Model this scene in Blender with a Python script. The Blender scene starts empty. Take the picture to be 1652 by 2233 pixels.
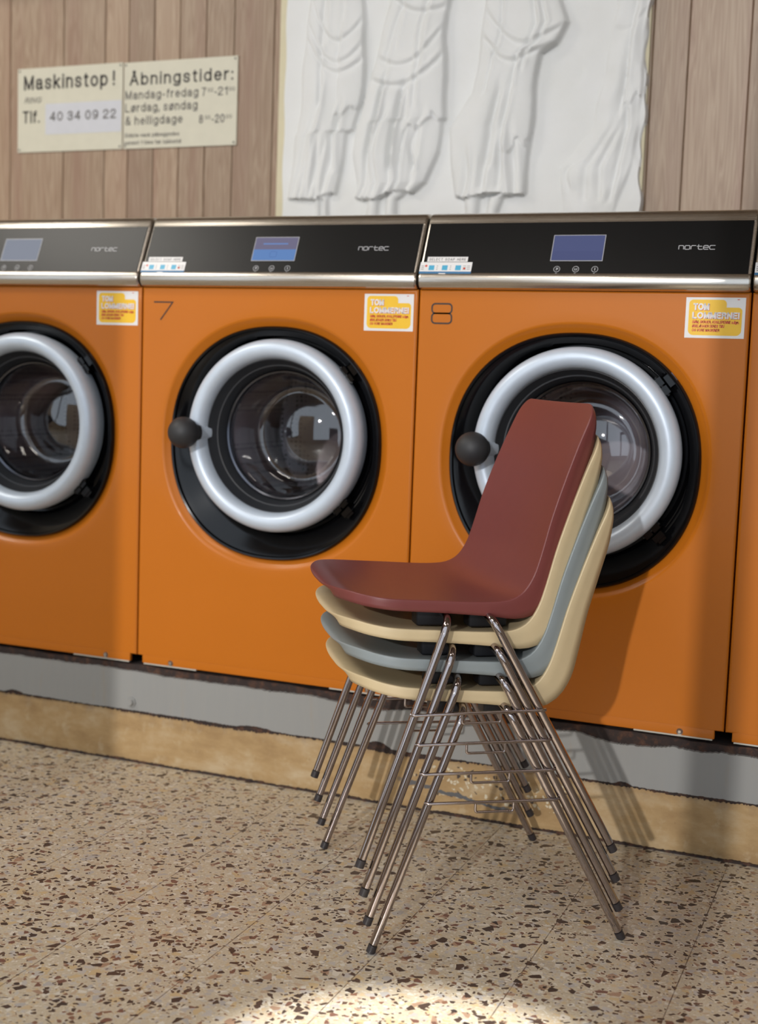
import bpy, math, random
from mathutils import Vector, Matrix
random.seed(7)
S = bpy.context.scene
COL = S.collection
PI = math.pi

# ------------------------------------------------------------------ helpers
class MB:
    """collects vertices / faces of one mesh"""
    def __init__(s): s.v=[]; s.f=[]; s.m=[]
    def add(s, vs, fs, m=0):
        o=len(s.v); s.v+= [tuple(v) for v in vs]; s.f+=[tuple(i+o for i in f) for f in fs]; s.m+=[m]*len(fs); return s
    def box(s, a, b, m=0, bev=0.0):
        x0,y0,z0=a; x1,y1,z1=b
        if bev<=0:
            return s.add([(x0,y0,z0),(x1,y0,z0),(x1,y1,z0),(x0,y1,z0),(x0,y0,z1),(x1,y0,z1),(x1,y1,z1),(x0,y1,z1)],
                [(0,3,2,1),(4,5,6,7),(0,1,5,4),(1,2,6,5),(2,3,7,6),(3,0,4,7)],m)
        import bmesh
        bm=bmesh.new(); bmesh.ops.create_cube(bm,size=1)
        for v in bm.verts: v.co=Vector(((x0+x1)/2+v.co.x*(x1-x0),(y0+y1)/2+v.co.y*(y1-y0),(z0+z1)/2+v.co.z*(z1-z0)))
        bmesh.ops.bevel(bm,geom=bm.edges[:],offset=bev,segments=3,affect='EDGES',profile=.6)
        bm.verts.index_update()
        s.add([v.co for v in bm.verts],[[v.index for v in f.verts] for f in bm.faces],m); bm.free(); return s
    def quad(s, pts, m=0): return s.add(pts,[tuple(range(len(pts)))],m)
    def tube(s, pts, r, n=16, m=0, cap=True, r1=None):
        pts=[Vector(p) for p in pts]; N=len(pts); rings=[]
        t0=(pts[1]-pts[0]).normalized(); up=Vector((0,0,1)) if abs(t0.z)<.9 else Vector((1,0,0))
        nrm=t0.cross(up).normalized()
        for i,p in enumerate(pts):
            if i==0: t=pts[1]-pts[0]
            elif i==N-1: t=pts[-1]-pts[-2]
            else: t=(pts[i+1]-pts[i]).normalized()+(pts[i]-pts[i-1]).normalized()
            t.normalize(); nrm=(nrm-t*nrm.dot(t)).normalized(); bn=t.cross(nrm)
            rr=r if r1 is None else r+(r1-r)*i/(N-1)
            rings.append([p+nrm*rr*math.cos(a)+bn*rr*math.sin(a) for a in [2*PI*k/n for k in range(n)]])
        vs=[v for g in rings for v in g]; fs=[]
        for i in range(N-1):
            for k in range(n): fs.append((i*n+k,i*n+(k+1)%n,(i+1)*n+(k+1)%n,(i+1)*n+k))
        if cap: fs+= [tuple(range(n-1,-1,-1)),tuple((N-1)*n+k for k in range(n))]
        return s.add(vs,fs,m)
    def loops(s, loops, m=0, close=True, caps=(False,False)):
        n=len(loops[0]); vs=[v for l in loops for v in l]; fs=[]
        for i in range(len(loops)-1):
            for k in range(n if close else n-1): fs.append((i*n+k,i*n+(k+1)%n,(i+1)*n+(k+1)%n,(i+1)*n+k))
        if caps[0]: fs.append(tuple(range(n-1,-1,-1)))
        if caps[1]: fs.append(tuple((len(loops)-1)*n+k for k in range(n)))
        return s.add(vs,fs,m)
    def lathe(s, prof, c, n=96, m=0, caps=(False,False)):
        """prof: (radius, y); axis along Y through c=(x,z)"""
        return s.loops([[(c[0]+r*math.cos(2*PI*k/n),y,c[1]+r*math.sin(2*PI*k/n)) for k in range(n)] for r,y in prof],m,True,caps)
    def sphere(s, c, r, n=32, q=16, sc=(1,1,1), m=0):
        ls=[]
        for i in range(1,q):
            a=PI*i/q; ls.append([(c[0]+sc[0]*r*math.sin(a)*math.cos(2*PI*k/n),c[1]+sc[1]*r*math.sin(a)*math.sin(2*PI*k/n),c[2]+sc[2]*r*math.cos(a)) for k in range(n)])
        return s.loops(ls,m,True,(True,True))
    def mesh(s, name, mats, smooth=True, angle=35, flip=False):
        me=bpy.data.meshes.new(name); me.from_pydata(s.v,[],[f[::-1] if flip else f for f in s.f])
        for mt in (mats if isinstance(mats,(list,tuple)) else [mats]): me.materials.append(mt)
        for p,mi in zip(me.polygons,s.m): p.material_index=mi
        if smooth:
            me.polygons.foreach_set('use_smooth',[True]*len(me.polygons))
            import bmesh
            bm=bmesh.new(); bm.from_mesh(me)
            lim=math.radians(angle)
            for e in bm.edges:
                e.smooth = not (len(e.link_faces)==2 and e.calc_face_angle(0)>lim)
            bm.to_mesh(me); bm.free()
        me.update(); return me

def obj(name, me, parent=None, loc=None):
    o=bpy.data.objects.new(name,me); COL.objects.link(o)
    if parent: o.parent=parent
    if loc: o.location=loc
    return o
def tag(o, label=None, cat=None, group=None, kind=None):
    if label: o['label']=label
    if cat: o['category']=cat
    if group: o['group']=group
    if kind: o['kind']=kind
    return o
def fillet(pts, rad, seg=8):
    pts=[Vector(p) for p in pts]; out=[pts[0]]
    for i in range(1,len(pts)-1):
        a,b,c=pts[i-1],pts[i],pts[i+1]; d1=(a-b).normalized(); d2=(c-b).normalized()
        ang=d1.angle(d2); t=min(rad/math.tan(ang/2),(a-b).length*.48,(c-b).length*.48)
        p0=b+d1*t; p2=b+d2*t
        for k in range(seg+1):
            u=k/seg; out.append(p0*(1-u)**2+b*2*u*(1-u)+p2*u*u)
    out.append(pts[-1]); return out
def text_polys(txt, offset=0.0, shear=0.0):
    cu=bpy.data.curves.new('lettering','FONT'); cu.body=txt; cu.size=1; cu.offset=offset; cu.shear=shear; cu.resolution_u=3
    o=bpy.data.objects.new('lettering',cu); COL.objects.link(o)
    dg=bpy.context.evaluated_depsgraph_get(); dg.update()
    me=bpy.data.meshes.new_from_object(o.evaluated_get(dg))
    vs=[v.co.copy() for v in me.vertices]; fs=[tuple(p.vertices) for p in me.polygons]
    bpy.data.objects.remove(o); bpy.data.curves.remove(cu); bpy.data.meshes.remove(me)
    return vs,fs
def text_to(mb, txt, x0, x1, z0, cap, fn, m=0, off=0.0, shear=0.0, capunit=.69):
    """lays text between x0..x1 with baseline z0 and capital height cap; fn maps (x,z) to 3D"""
    vs,fs=text_polys(txt,off,shear)
    a=min(v.x for v in vs); b=max(v.x for v in vs)
    sx=(x1-x0)/(b-a); sz=cap/capunit
    mb.add([fn(x0+(v.x-a)*sx, z0+v.y*sz) for v in vs],fs,m)
def ribbon(mb, pts, w, fn, m=0, closed=False):
    P=[Vector((p[0],p[1])) for p in pts]; N=len(P); L=[];R_=[]
    for i in range(N):
        if closed: a=P[i-1]; c=P[(i+1)%N]
        else: a=P[max(i-1,0)]; c=P[min(i+1,N-1)]
        d1=(P[i]-a).normalized() if (P[i]-a).length>1e-9 else (c-P[i]).normalized()
        d2=(c-P[i]).normalized() if (c-P[i]).length>1e-9 else d1
        t=(d1+d2).normalized(); n=Vector((-t.y,t.x)); k=1/max(.5,math.sqrt(max(.01,(1+d1.dot(d2))/2)))
        L.append(P[i]+n*w/2*k); R_.append(P[i]-n*w/2*k)
    vs=[fn(p.x,p.y) for p in L+R_]; fs=[]
    for i in range(N if closed else N-1):
        j=(i+1)%N; fs.append((i,N+i,N+j,j))
    mb.add(vs,fs,m)
def rrect(x0,x1,z0,z1,r,n=6):
    out=[]
    for cx,cz,a0 in ((x1-r,z1-r,0),(x0+r,z1-r,90),(x0+r,z0+r,180),(x1-r,z0+r,270)):
        for k in range(n+1):
            a=math.radians(a0+90*k/n); out.append((cx+r*math.cos(a),cz+r*math.sin(a)))
    return out


# grotesque lettering drawn as strokes; cap height 1, x height .73
def _arc(cx,cy,rx,ry,a0,a1,n=14): return [(cx+rx*math.cos(math.radians(a0+(a1-a0)*k/n)),cy+ry*math.sin(math.radians(a0+(a1-a0)*k/n))) for k in range(n+1)]
def _cm(P,n=6):
    out=[]; P=[P[0]]+P+[P[-1]]
    for i in range(1,len(P)-2):
        for k in range(n):
            t=k/n; out.append(tuple(.5*(2*b+(-a+c)*t+(2*a-5*b+4*c-d)*t*t+(-a+3*b-3*c+d)*t**3) for a,b,c,d in zip(P[i-1],P[i],P[i+1],P[i+2])))
    return out+[P[-1]]
_X=.72; _a=_arc
def _S(w,h,y=0): return _cm([(w*.97,y+h*.78),(w*.78,y+h*.96),(w*.5,y+h),(w*.18,y+h*.94),(w*.05,y+h*.75),(w*.22,y+h*.58),(w*.5,y+h*.51),(w*.82,y+h*.42),(w*.97,y+h*.24),(w*.82,y+h*.05),(w*.5,y),(w*.2,y+h*.05),(w*.02,y+h*.25)])
def _dot(x,y): return [(x,y-.012),(x,y+.012)]
_O=_a(.36,.5,.36,.5,90,450,28)
_o=_a(.24,_X/2,.24,_X/2,90,450,24)
GL={' ':(.22,[]),'!':(.0,[[(0,.36),(0,1)],_dot(0,.02)]),':':(.0,[_dot(0,.02),_dot(0,.62)]),'.':(.0,[_dot(0,.02)]),',':(.0,[[(0,.12),(0,-.02),(-.05,-.16)]]),'-':(.24,[[(0,.36),(.24,.36)]]),
'0':(.48,[_a(.24,.5,.24,.5,90,450,26)]),'1':(.24,[[(0,.76),(.14,.82),(.24,1),(.24,0)]]),'2':(.47,[_cm([(.01,.7),(.06,.92),(.24,1),(.43,.9),(.45,.68),(.3,.42),(.06,.18),(.0,.0)])+[(.47,0)]]),
'3':(.46,[_cm([(.02,.76),(.08,.94),(.24,1),(.41,.92),(.43,.72),(.33,.56),(.2,.53)]),_cm([(.2,.53),(.38,.47),(.46,.28),(.4,.07),(.23,0),(.06,.06),(.0,.26)])]),'4':(.5,[[(.38,0),(.38,1),(0,.27),(.5,.27)]]),
'7':(.46,[[(0,1),(.46,1),(.27,.6),(.16,0)]]),'8':(.46,[_a(.23,.76,.2,.24,-90,270,20),_a(.23,.26,.23,.26,90,450,20)]),'9':(.47,[_a(.235,.67,.225,.33,-10,350,22),_cm([(.46,.67),(.45,.3),(.36,.06),(.2,0),(.04,.1)])]),
'M':(.68,[[(0,0),(0,1),(.34,.05),(.68,1),(.68,0)]]),'L':(.46,[[(0,1),(0,0),(.46,0)]]),'T':(.54,[[(0,1),(.54,1)],[(.27,1),(.27,0)]]),'I':(.0,[[(0,0),(0,1)]]),'N':(.56,[[(0,0),(0,1),(.56,0),(.56,1)]]),
'R':(.54,[[(0,0),(0,1),(.3,1)]+_a(.3,.76,.22,.24,90,-90,10)+[(0,.52)],[(.3,.52),(.46,.4),(.54,0)]]),'E':(.48,[[(.48,1),(0,1),(0,0),(.48,0)],[(0,.52),(.44,.52)]]),'O':(.72,[_O]),'Ø':(.72,[_O,[(.04,-.02),(.68,1.02)]]),
'G':(.66,[_a(.35,.5,.35,.5,45,330,24)+[(.66,.45),(.4,.45)]]),'S':(.54,[_S(.54,1)]),'D':(.56,[[(0,0),(0,1),(.22,1)]+_a(.22,.5,.34,.5,90,-90,16)+[(0,0)]]),'K':(.54,[[(0,0),(0,1)],[(.52,1),(.02,.42)],[(.2,.6),(.54,0)]]),
'U':(.54,[[(0,1),(0,.3)]+_a(.27,.3,.27,.3,180,360,12)+[(.54,1)]]),'P':(.5,[[(0,0),(0,1),(.26,1)]+_a(.26,.74,.24,.26,90,-90,10)+[(0,.48)]]),'V':(.56,[[(0,1),(.28,0),(.56,1)]]),'A':(.6,[[(0,0),(.3,1),(.6,0)],[(.11,.34),(.49,.34)]]),
'Å':(.6,[[(0,0),(.3,1),(.6,0)],[(.11,.34),(.49,.34)],_a(.3,1.15,.075,.075,0,360,14)]),'J':(.36,[[(.36,1),(.36,.2)]+_a(.18,.2,.18,.2,0,-170,10)]),'H':(.54,[[(0,0),(0,1)],[(.54,0),(.54,1)],[(0,.52),(.54,.52)]]),'C':(.64,[_a(.34,.5,.34,.5,50,310,24)]),
'Æ':(.86,[[(0,0),(.36,1),(.86,1)],[(.46,1),(.46,0),(.86,0)],[(.46,.52),(.82,.52)],[(.12,.34),(.46,.34)]]),
'a':(.46,[_cm([(.03,.52),(.08,.68),(.22,_X),(.38,.67),(.41,.5)])+[(.41,.12),(.47,0)],_cm([(.41,.42),(.2,.38),(.04,.3),(.02,.12),(.14,0),(.3,.04),(.41,.18)])]),'s':(.42,[_S(.42,_X)]),'k':(.42,[[(0,0),(0,1)],[(.4,_X),(.02,.3)],[(.15,.42),(.42,0)]]),
'i':(.0,[[(0,0),(0,_X)],_dot(0,.97)]),'n':(.42,[[(0,0),(0,_X)],[(0,.44)]+_a(.21,.5,.21,.22,160,0,12)+[(.42,0)]]),'h':(.42,[[(0,0),(0,1)],[(0,.44)]+_a(.21,.5,.21,.22,160,0,12)+[(.42,0)]]),'m':(.68,[[(0,0),(0,_X)],[(0,.44)]+_a(.17,.52,.17,.2,160,0,10)+[(.34,0)],[(.34,.44)]+_a(.51,.52,.17,.2,160,0,10)+[(.68,0)]]),
't':(.24,[[(.1,.92),(.1,.12)]+_cm([(.1,.12),(.13,.02),(.24,0)]),[(0,_X),(.24,_X)]]),'o':(.48,[_o]),'ø':(.48,[_o,[(.02,-.04),(.46,.76)]]),'p':(.46,[[(0,-.27),(0,_X)],_a(.235,_X/2,.235,_X/2,90,450,22)]),'b':(.46,[[(0,0),(0,1)],_a(.235,_X/2,.235,_X/2,90,450,22)]),
'd':(.46,[[(.46,0),(.46,1)],_a(.23,_X/2,.23,_X/2,90,450,22)]),'g':(.46,[[(.46,_X),(.46,-.05)]+_cm([(.46,-.05),(.4,-.22),(.22,-.28),(.03,-.2)]),_a(.23,_X/2,.23,_X/2,90,450,22)]),'l':(.0,[[(0,0),(0,1)]]),'f':(.24,[[(.08,0),(.08,.85)]+_cm([(.08,.85),(.12,.97),(.24,1)]),[(0,_X),(.24,_X)]]),
'e':(.46,[[(.02,.38),(.46,.38)]+_a(.24,_X/2,.225,_X/2,3,318,22)]),'r':(.24,[[(0,0),(0,_X)],_cm([(0,.44),(.06,.62),(.24,.71)])]),'u':(.42,[[(0,_X),(0,.25)]+_a(.21,.22,.21,.22,180,340,12),[(.42,_X),(.42,0)]]),'v':(.42,[[(0,_X),(.21,0),(.42,_X)]]),
'å':(.46,[_cm([(.03,.52),(.08,.68),(.22,_X),(.38,.67),(.41,.5)])+[(.41,.12),(.47,0)],_cm([(.41,.42),(.2,.38),(.04,.3),(.02,.12),(.14,0),(.3,.04),(.41,.18)]),_a(.22,.93,.07,.07,0,360,12)]),'y':(.42,[[(0,_X),(.22,.0)],[(.42,_X),(.17,-.2),(.02,-.26)]]),
'&':(.6,[_cm([(.6,0),(.3,.4),(.12,.72),(.16,.94),(.3,1),(.42,.9),(.4,.72),(.14,.46),(.02,.26),(.1,.04),(.28,0),(.46,.12),(.57,.44)])])}
def lettering(mb, txt, x0, x1, z0, cap, fn, m=0, wt=.15, slant=0.0, gap=.17):
    """stroke text between x0..x1, baseline z0; wt is the stroke weight relative to the capital height"""
    adv=0; items=[]
    for ch in txt:
        w,st=GL.get(ch,GL[' ']); items.append((adv,st)); adv+=w+wt+gap if ch!=' ' else .34
    tot=adv-gap; sx=(x1-x0)/tot; cz=cap*(1-wt); t=cap*wt
    for a,st in items:
        for p in st:
            q=[(x0+(a+wt/2+px_+slant*pz)*sx, z0+t/2+pz*cz) for px_,pz in p]
            if len(q)<2: continue
            if (abs(q[0][0]-q[-1][0])+abs(q[0][1]-q[-1][1]))<1e-7 and len(q)>6: ribbon(mb,q[:-1],t,fn,m,True); continue
            # break the stroke at sharp corners; square ends
            pcs=[]; cur=[q[0]]
            for i in range(1,len(q)-1):
                cur.append(q[i]); d1=Vector((q[i][0]-q[i-1][0],q[i][1]-q[i-1][1])); d2=Vector((q[i+1][0]-q[i][0],q[i+1][1]-q[i][1]))
                if d1.length>1e-9 and d2.length>1e-9 and d1.angle(d2)>.7: pcs.append(cur); cur=[q[i]]
            cur.append(q[-1]); pcs.append(cur)
            for pi,c in enumerate(pcs):
                c=list(c)
                for e_,n_,free in ((0,1,pi==0),(-1,-2,pi==len(pcs)-1)):
                    d=Vector((c[e_][0]-c[n_][0],c[e_][1]-c[n_][1]))
                    if d.length>1e-9: d.normalize(); k=t*(.5 if free else .42); c[e_]=(c[e_][0]+d.x*k,c[e_][1]+d.y*k)
                ribbon(mb,c,t,fn,m)

# ------------------------------------------------------------------ materials
def srgb(r,g,b):
    return tuple(((c/255)/12.92 if c/255<.04045 else ((c/255+.055)/1.055)**2.4) for c in (r,g,b))+(1,)
class NT:
    def __init__(s,name):
        s.mat=bpy.data.materials.new(name); s.mat.use_nodes=True; s.t=s.mat.node_tree; s.t.nodes.clear()
        s.out=s.t.nodes.new('ShaderNodeOutputMaterial'); s.b=s.t.nodes.new('ShaderNodeBsdfPrincipled'); s.t.links.new(s.b.outputs[0],s.out.inputs[0])
    def n(s,typ,**kw):
        nd=s.t.nodes.new('ShaderNode'+typ)
        for k,v in kw.items():
            if k.startswith('i_'): s.set(nd.inputs[k[2:].replace('_',' ')],v)
            else: setattr(nd,k,v)
        return nd
    def set(s,inp,v):
        if hasattr(v,'is_output'): s.t.links.new(v,inp)
        else: inp.default_value=v
    def p(s,**kw):
        for k,v in kw.items(): s.set(s.b.inputs[k.replace('_',' ')],v)
    def math(s,op,a,b=0.0,c=None):
        nd=s.t.nodes.new('ShaderNodeMath'); nd.operation=op; s.set(nd.inputs[0],a); s.set(nd.inputs[1],b)
        if c is not None: s.set(nd.inputs[2],c)
        return nd.outputs[0]
    def mix(s,f,a,b,blend='MIX'):
        nd=s.t.nodes.new('ShaderNodeMix'); nd.data_type='RGBA'; nd.blend_type=blend; s.set(nd.inputs[0],f); s.set(nd.inputs[6],a); s.set(nd.inputs[7],b); return nd.outputs[2]
    def ramp(s,f,stops):
        nd=s.t.nodes.new('ShaderNodeValToRGB'); e=nd.color_ramp.elements
        while len(e)<len(stops): e.new(.5)
        for x,(pos,c) in zip(e,stops): x.position=pos; x.color=c
        s.set(nd.inputs[0],f); return nd.outputs[0]
    def coord(s,scale=(1,1,1),loc=(0,0,0)):
        tc=s.t.nodes.new('ShaderNodeTexCoord'); mp=s.t.nodes.new('ShaderNodeMapping'); s.t.links.new(tc.outputs['Object'],mp.inputs[0])
        mp.inputs['Scale'].default_value=scale; s.set(mp.inputs['Location'],loc); return mp.outputs[0]
    def noise(s,vec,scale,detail=3,rough=.5,dist=0):
        nd=s.t.nodes.new('ShaderNodeTexNoise'); s.set(nd.inputs['Vector'],vec); nd.inputs['Scale'].default_value=scale; nd.inputs['Detail'].default_value=detail; nd.inputs['Roughness'].default_value=rough; nd.inputs['Distortion'].default_value=dist
        return nd.outputs['Fac']
    def bump(s,h,strength=.2,dist=.001):
        nd=s.t.nodes.new('ShaderNodeBump'); s.set(nd.inputs['Height'],h); nd.inputs['Strength'].default_value=strength; nd.inputs['Distance'].default_value=dist
        s.t.links.new(nd.outputs[0],s.b.inputs['Normal'])
def plain(name,col,rough=.5,metal=0,**kw):
    t=NT(name); c=srgb(*col); v=t.coord()
    # faint unevenness so that nothing is perfectly flat in tone
    n=t.noise(v,35,3); t.p(Base_Color=t.mix(n,tuple(x*.94 for x in c[:3])+(1,),tuple(min(1,x*1.05) for x in c[:3])+(1,)),Roughness=rough,Metallic=metal,**kw)
    return t.mat
M={}
def enamel():
    t=NT('orange_enamel'); v=t.coord(); n=t.noise(v,6,2)
    t.p(Base_Color=t.mix(n,srgb(188,106,19),srgb(193,109,23)),Roughness=.36,Specular_IOR_Level=.32,Coat_Weight=.05,Coat_Roughness=.06)
    t.bump(t.noise(v,900,2),.06,.0004); return t.mat
M['orange']=enamel()
def brushed(name,col,rough,aniso_scale=(3,300,300)):
    t=NT(name); v=t.coord(aniso_scale); n=t.noise(v,4,3); c=srgb(*col)
    t.p(Base_Color=t.mix(n,tuple(x*.9 for x in c[:3])+(1,),c),Metallic=1.0,Roughness=t.math('MULTIPLY_ADD',n,.12,rough)); t.bump(n,.05,.0003); return t.mat
M['steel']=brushed('brushed_steel',(205,198,188),.22)
M['panel']=plain('black_panel_glass',(9,9,10),.32,Specular_IOR_Level=.2)
M['blackplastic']=plain('black_gloss_plastic',(9,9,11),.13,Specular_IOR_Level=.35)
M['rubber']=plain('black_rubber',(20,20,22),.5)
M['coneplastic']=plain('dark_grey_plastic',(44,46,50),.42)
M['knob']=plain('matt_black_knob',(42,42,44),.55)
M['silver']=plain('silver_paint',(202,214,228),.42,.25)
M['chromering']=plain('polished_steel_rim',(92,94,102),.2,1.0)
M['chrome']=plain('chrome_tube',(172,162,160),.04,1.0)
M['cap']=plain('dark_foot_plastic',(46,42,44),.4)
M['bracket']=plain('black_bracket_plastic',(18,19,24),.4)
M['burgundy']=plain('burgundy_plastic',(117,58,55),.4)
M['cream']=plain('cream_plastic',(206,186,148),.45)
M['greyblue']=plain('blue_grey_plastic',(138,146,148),.45)
M['white']=plain('white_print_paper',(225,223,222),.4)
M['yellow']=plain('yellow_print',(238,190,42),.4)
M['red']=plain('red_print',(205,72,50),.4)
M['ink']=plain('black_ink',(40,34,32),.5)
M['greyink']=plain('grey_ink',(92,88,84),.5)
M['signboard']=plain('cream_sign_board',(194,190,172),.45)
M['signwhite']=plain('white_sign_patch',(188,189,194),.45)
M['blueprint']=plain('blue_print',(40,106,150),.4)
M['lightblue']=plain('light_blue_print',(70,165,200),.4)
M['darkgap']=plain('dark_gap_fill',(16,12,12),.9)  # near-black fill, shade of the gap under the machines put into colour
M['screw']=plain('zinc_screw',(190,185,178),.3,.9)
M['lightprint']=plain('pale_grey_print',(170,170,172),.4)
M['sidepaint']=plain('dark_brown_side_paint',(60,30,18),.6)
M['whiteedge']=plain('white_gasket_edge',(196,192,180),.5)
def screenmat(name,c1,c2,zsplit,strength):
    t=NT(name); tc=t.t.nodes.new('ShaderNodeTexCoord'); sp=t.t.nodes.new('ShaderNodeSeparateXYZ'); t.t.links.new(tc.outputs['Object'],sp.inputs[0])
    f=t.math('GREATER_THAN',sp.outputs[2],zsplit); c=t.mix(f,srgb(*c2),srgb(*c1))
    t.p(Base_Color=(.02,.02,.03,1),Specular_IOR_Level=.2,Roughness=.5,Emission_Color=c,Emission_Strength=strength); return t.mat
M['scr_blue']=screenmat('lit_blue_screen',(84,96,150),(80,92,146),1.27,.55)
M['scr_half']=screenmat('lit_half_screen',(112,108,138),(92,140,205),1.276,.75)
M['scr_white']=screenmat('lit_white_screen',(176,186,205),(176,186,205),1.27,.42)
M['scr_text']=screenmat('screen_lettering',(110,150,215),(70,110,180),1.276,.7)
def glassmat():
    t=NT('door_glass'); t.t.nodes.remove(t.b); n=t.t.nodes
    tr=n.new('ShaderNodeBsdfTransparent'); tr.inputs[0].default_value=(.72,.72,.76,1)
    gl=n.new('ShaderNodeBsdfGlossy'); gl.inputs[0].default_value=(1,1,1,1); gl.inputs['Roughness'].default_value=.03
    fr=n.new('ShaderNodeFresnel'); fr.inputs[0].default_value=1.6
    k=t.math('MULTIPLY_ADD',fr.outputs[0],1.6,.02)
    mx=n.new('ShaderNodeMixShader'); t.set(mx.inputs[0],k); t.t.links.new(tr.outputs[0],mx.inputs[1]); t.t.links.new(gl.outputs[0],mx.inputs[2]); t.t.links.new(mx.outputs[0],t.out.inputs[0])
    return t.mat
M['glass']=glassmat()
def drummat():
    t=NT('perforated_drum'); v=t.coord(); vo=t.n('TexVoronoi',feature='F1'); t.set(vo.inputs['Vector'],v); vo.inputs['Scale'].default_value=80; vo.inputs['Randomness'].default_value=.1
    h=t.math('LESS_THAN',vo.outputs['Distance'],.27)
    t.p(Base_Color=t.mix(h,srgb(190,178,176),srgb(14,10,10)),Metallic=t.math('SUBTRACT',.9,h),Roughness=.28); return t.mat
M['drum']=drummat()
def woodmat():
    t=NT('wood_panelling'); at=t.n('Attribute',attribute_name='plank'); r=at.outputs['Fac']
    cb=t.n('CombineXYZ'); t.set(cb.inputs[0],t.math('MULTIPLY',r,7.3)); t.set(cb.inputs[2],t.math('MULTIPLY',r,13.1))
    v=t.coord((1,1,1),cb.outputs[0])
    mp=t.n('Mapping'); t.set(mp.inputs[0],v); mp.inputs['Scale'].default_value=(11,1,.55)
    f1=t.noise(mp.outputs[0],3.2,3,.55,.5)
    rings=t.math('FRACT',t.math('MULTIPLY',f1,9.0)); rings=t.math('ABSOLUTE',t.math('SUBTRACT',rings,.5))
    mp2=t.n('Mapping'); t.set(mp2.inputs[0],v); mp2.inputs['Scale'].default_value=(140,1,2.0)
    f2=t.noise(mp2.outputs[0],3,4,.6)
    c=t.ramp(rings,[(0,srgb(136,112,88)),(.35,srgb(152,130,106)),(.5,srgb(160,140,116))])
    c=t.mix(t.math('MULTIPLY',f2,.35),c,srgb(136,106,86))
    big=t.noise(mp.outputs[0],1.3,2,.5)
    c=t.mix(t.ramp(big,[(.5,(0,0,0,1)),(.72,(.45,.45,.45,1))]),c,srgb(128,90,74))
    hsv=t.n('HueSaturation'); t.set(hsv.inputs['Color'],c); t.set(hsv.inputs['Value'],t.math('MULTIPLY_ADD',r,.22,.9)); hsv.inputs['Saturation'].default_value=.95
    t.p(Base_Color=hsv.outputs[0],Roughness=.42); t.bump(f2,.08,.0005); return t.mat
M['wood']=woodmat()
def plastermat():
    t=NT('white_plaster'); v=t.coord(); n=t.noise(v,9,5,.6); n2=t.noise(v,120,4,.6)
    t.p(Base_Color=t.mix(n,srgb(204,205,202),srgb(214,215,216)),Roughness=.75); t.bump(n2,.25,.0015); return t.mat
M['plaster']=plastermat()
M['plasteredge']=plain('yellowed_plaster_board',(196,188,160),.7)
def terrazzo():
    t=NT('terrazzo'); v=t.coord(); w=t.n('TexNoise'); t.set(w.inputs['Vector'],v); w.inputs['Scale'].default_value=60; w.inputs['Detail'].default_value=2
    ds=t.n('VectorMath',operation='MULTIPLY_ADD'); t.set(ds.inputs[0],w.outputs['Color']); ds.inputs[1].default_value=(.003,.003,.003); t.set(ds.inputs[2],v); v2=ds.outputs[0]
    base=t.mix(t.noise(v,14,4,.6),srgb(184,172,148),srgb(196,186,166))
    base=t.mix(t.ramp(t.noise(v,240,2,.5),[(.45,(0,0,0,1)),(.7,(.5,.5,.5,1))]),base,srgb(170,150,122))
    def layer(col,scale,p,cols,lo,hi,seed):
        mp=t.n('Mapping'); t.set(mp.inputs[0],v2); mp.inputs['Location'].default_value=(seed,seed*.7,0); mp.inputs['Scale'].default_value=(1,1,0)
        a=t.n('TexVoronoi',feature='F1',voronoi_dimensions='2D'); b=t.n('TexVoronoi',feature='DISTANCE_TO_EDGE',voronoi_dimensions='2D')
        for x in (a,b): t.set(x.inputs['Vector'],mp.outputs[0]); x.inputs['Scale'].default_value=scale
        sp=t.n('SeparateColor'); t.set(sp.inputs[0],a.outputs['Color'])
        thr=t.math('MULTIPLY_ADD',sp.outputs[1],hi-lo,lo)
        m=t.math('MULTIPLY',t.math('LESS_THAN',sp.outputs[0],p),t.math('GREATER_THAN',b.outputs['Distance'],thr))
        cr=t.ramp(sp.outputs[2],[(i/len(cols),srgb(*c)) for i,c in enumerate(cols)]); 
        cr.node.color_ramp.interpolation='CONSTANT'
        return t.mix(m,col,cr)
    c=layer(base,200,.35,[(176,162,138),(200,192,176),(170,164,156),(208,200,184),(188,166,126)],.08,.2,3.1)
    c=layer(c,85,.42,[(184,178,166),(174,168,160),(204,198,184),(190,170,138),(182,170,150),(176,156,132)],.08,.24,9.7)
    c=layer(c,50,.28,[(180,174,166),(170,166,160),(204,196,180),(158,130,108),(190,168,130)],.10,.28,17.3)
    c=layer(c,170,.09,[(96,78,66),(126,98,80),(84,70,60)],.10,.22,23.9)
    c=layer(c,98,.14,[(80,66,56),(72,60,52),(126,92,74),(92,74,62)],.11,.26,31.3)
    c=layer(c,66,.14,[(68,56,50),(78,62,54),(60,52,48),(114,82,70)],.11,.28,41.9)
    c=layer(c,46,.075,[(64,54,48),(74,60,52)],.14,.32,55.3)
    # joints of the tiles
    sp=t.n('SeparateXYZ'); t.set(sp.inputs[0],v)
    def joint(o,off,size,wd):
        f=t.math('FRACT',t.math('MULTIPLY',t.math('SUBTRACT',o,off),1/size)); f=t.math('ABSOLUTE',t.math('SUBTRACT',f,.5)); return t.math('GREATER_THAN',f,.5-wd/size/2)
    j=t.math('MAXIMUM',joint(sp.outputs[0],.477,.2475,.0021),t.math('MULTIPLY',joint(sp.outputs[1],-.018,.2405,.0016),.6))
    j=t.math('MULTIPLY',j,t.ramp(t.noise(v,40,3),[(.35,(.35,.35,.35,1)),(.6,(1,1,1,1))]))
    c=t.mix(t.math('MULTIPLY',j,.9),c,srgb(88,70,58))
    t.p(Base_Color=c,Roughness=t.math('MULTIPLY_ADD',t.noise(v,30,4),.2,.24),Specular_IOR_Level=.45); return t.mat
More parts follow.
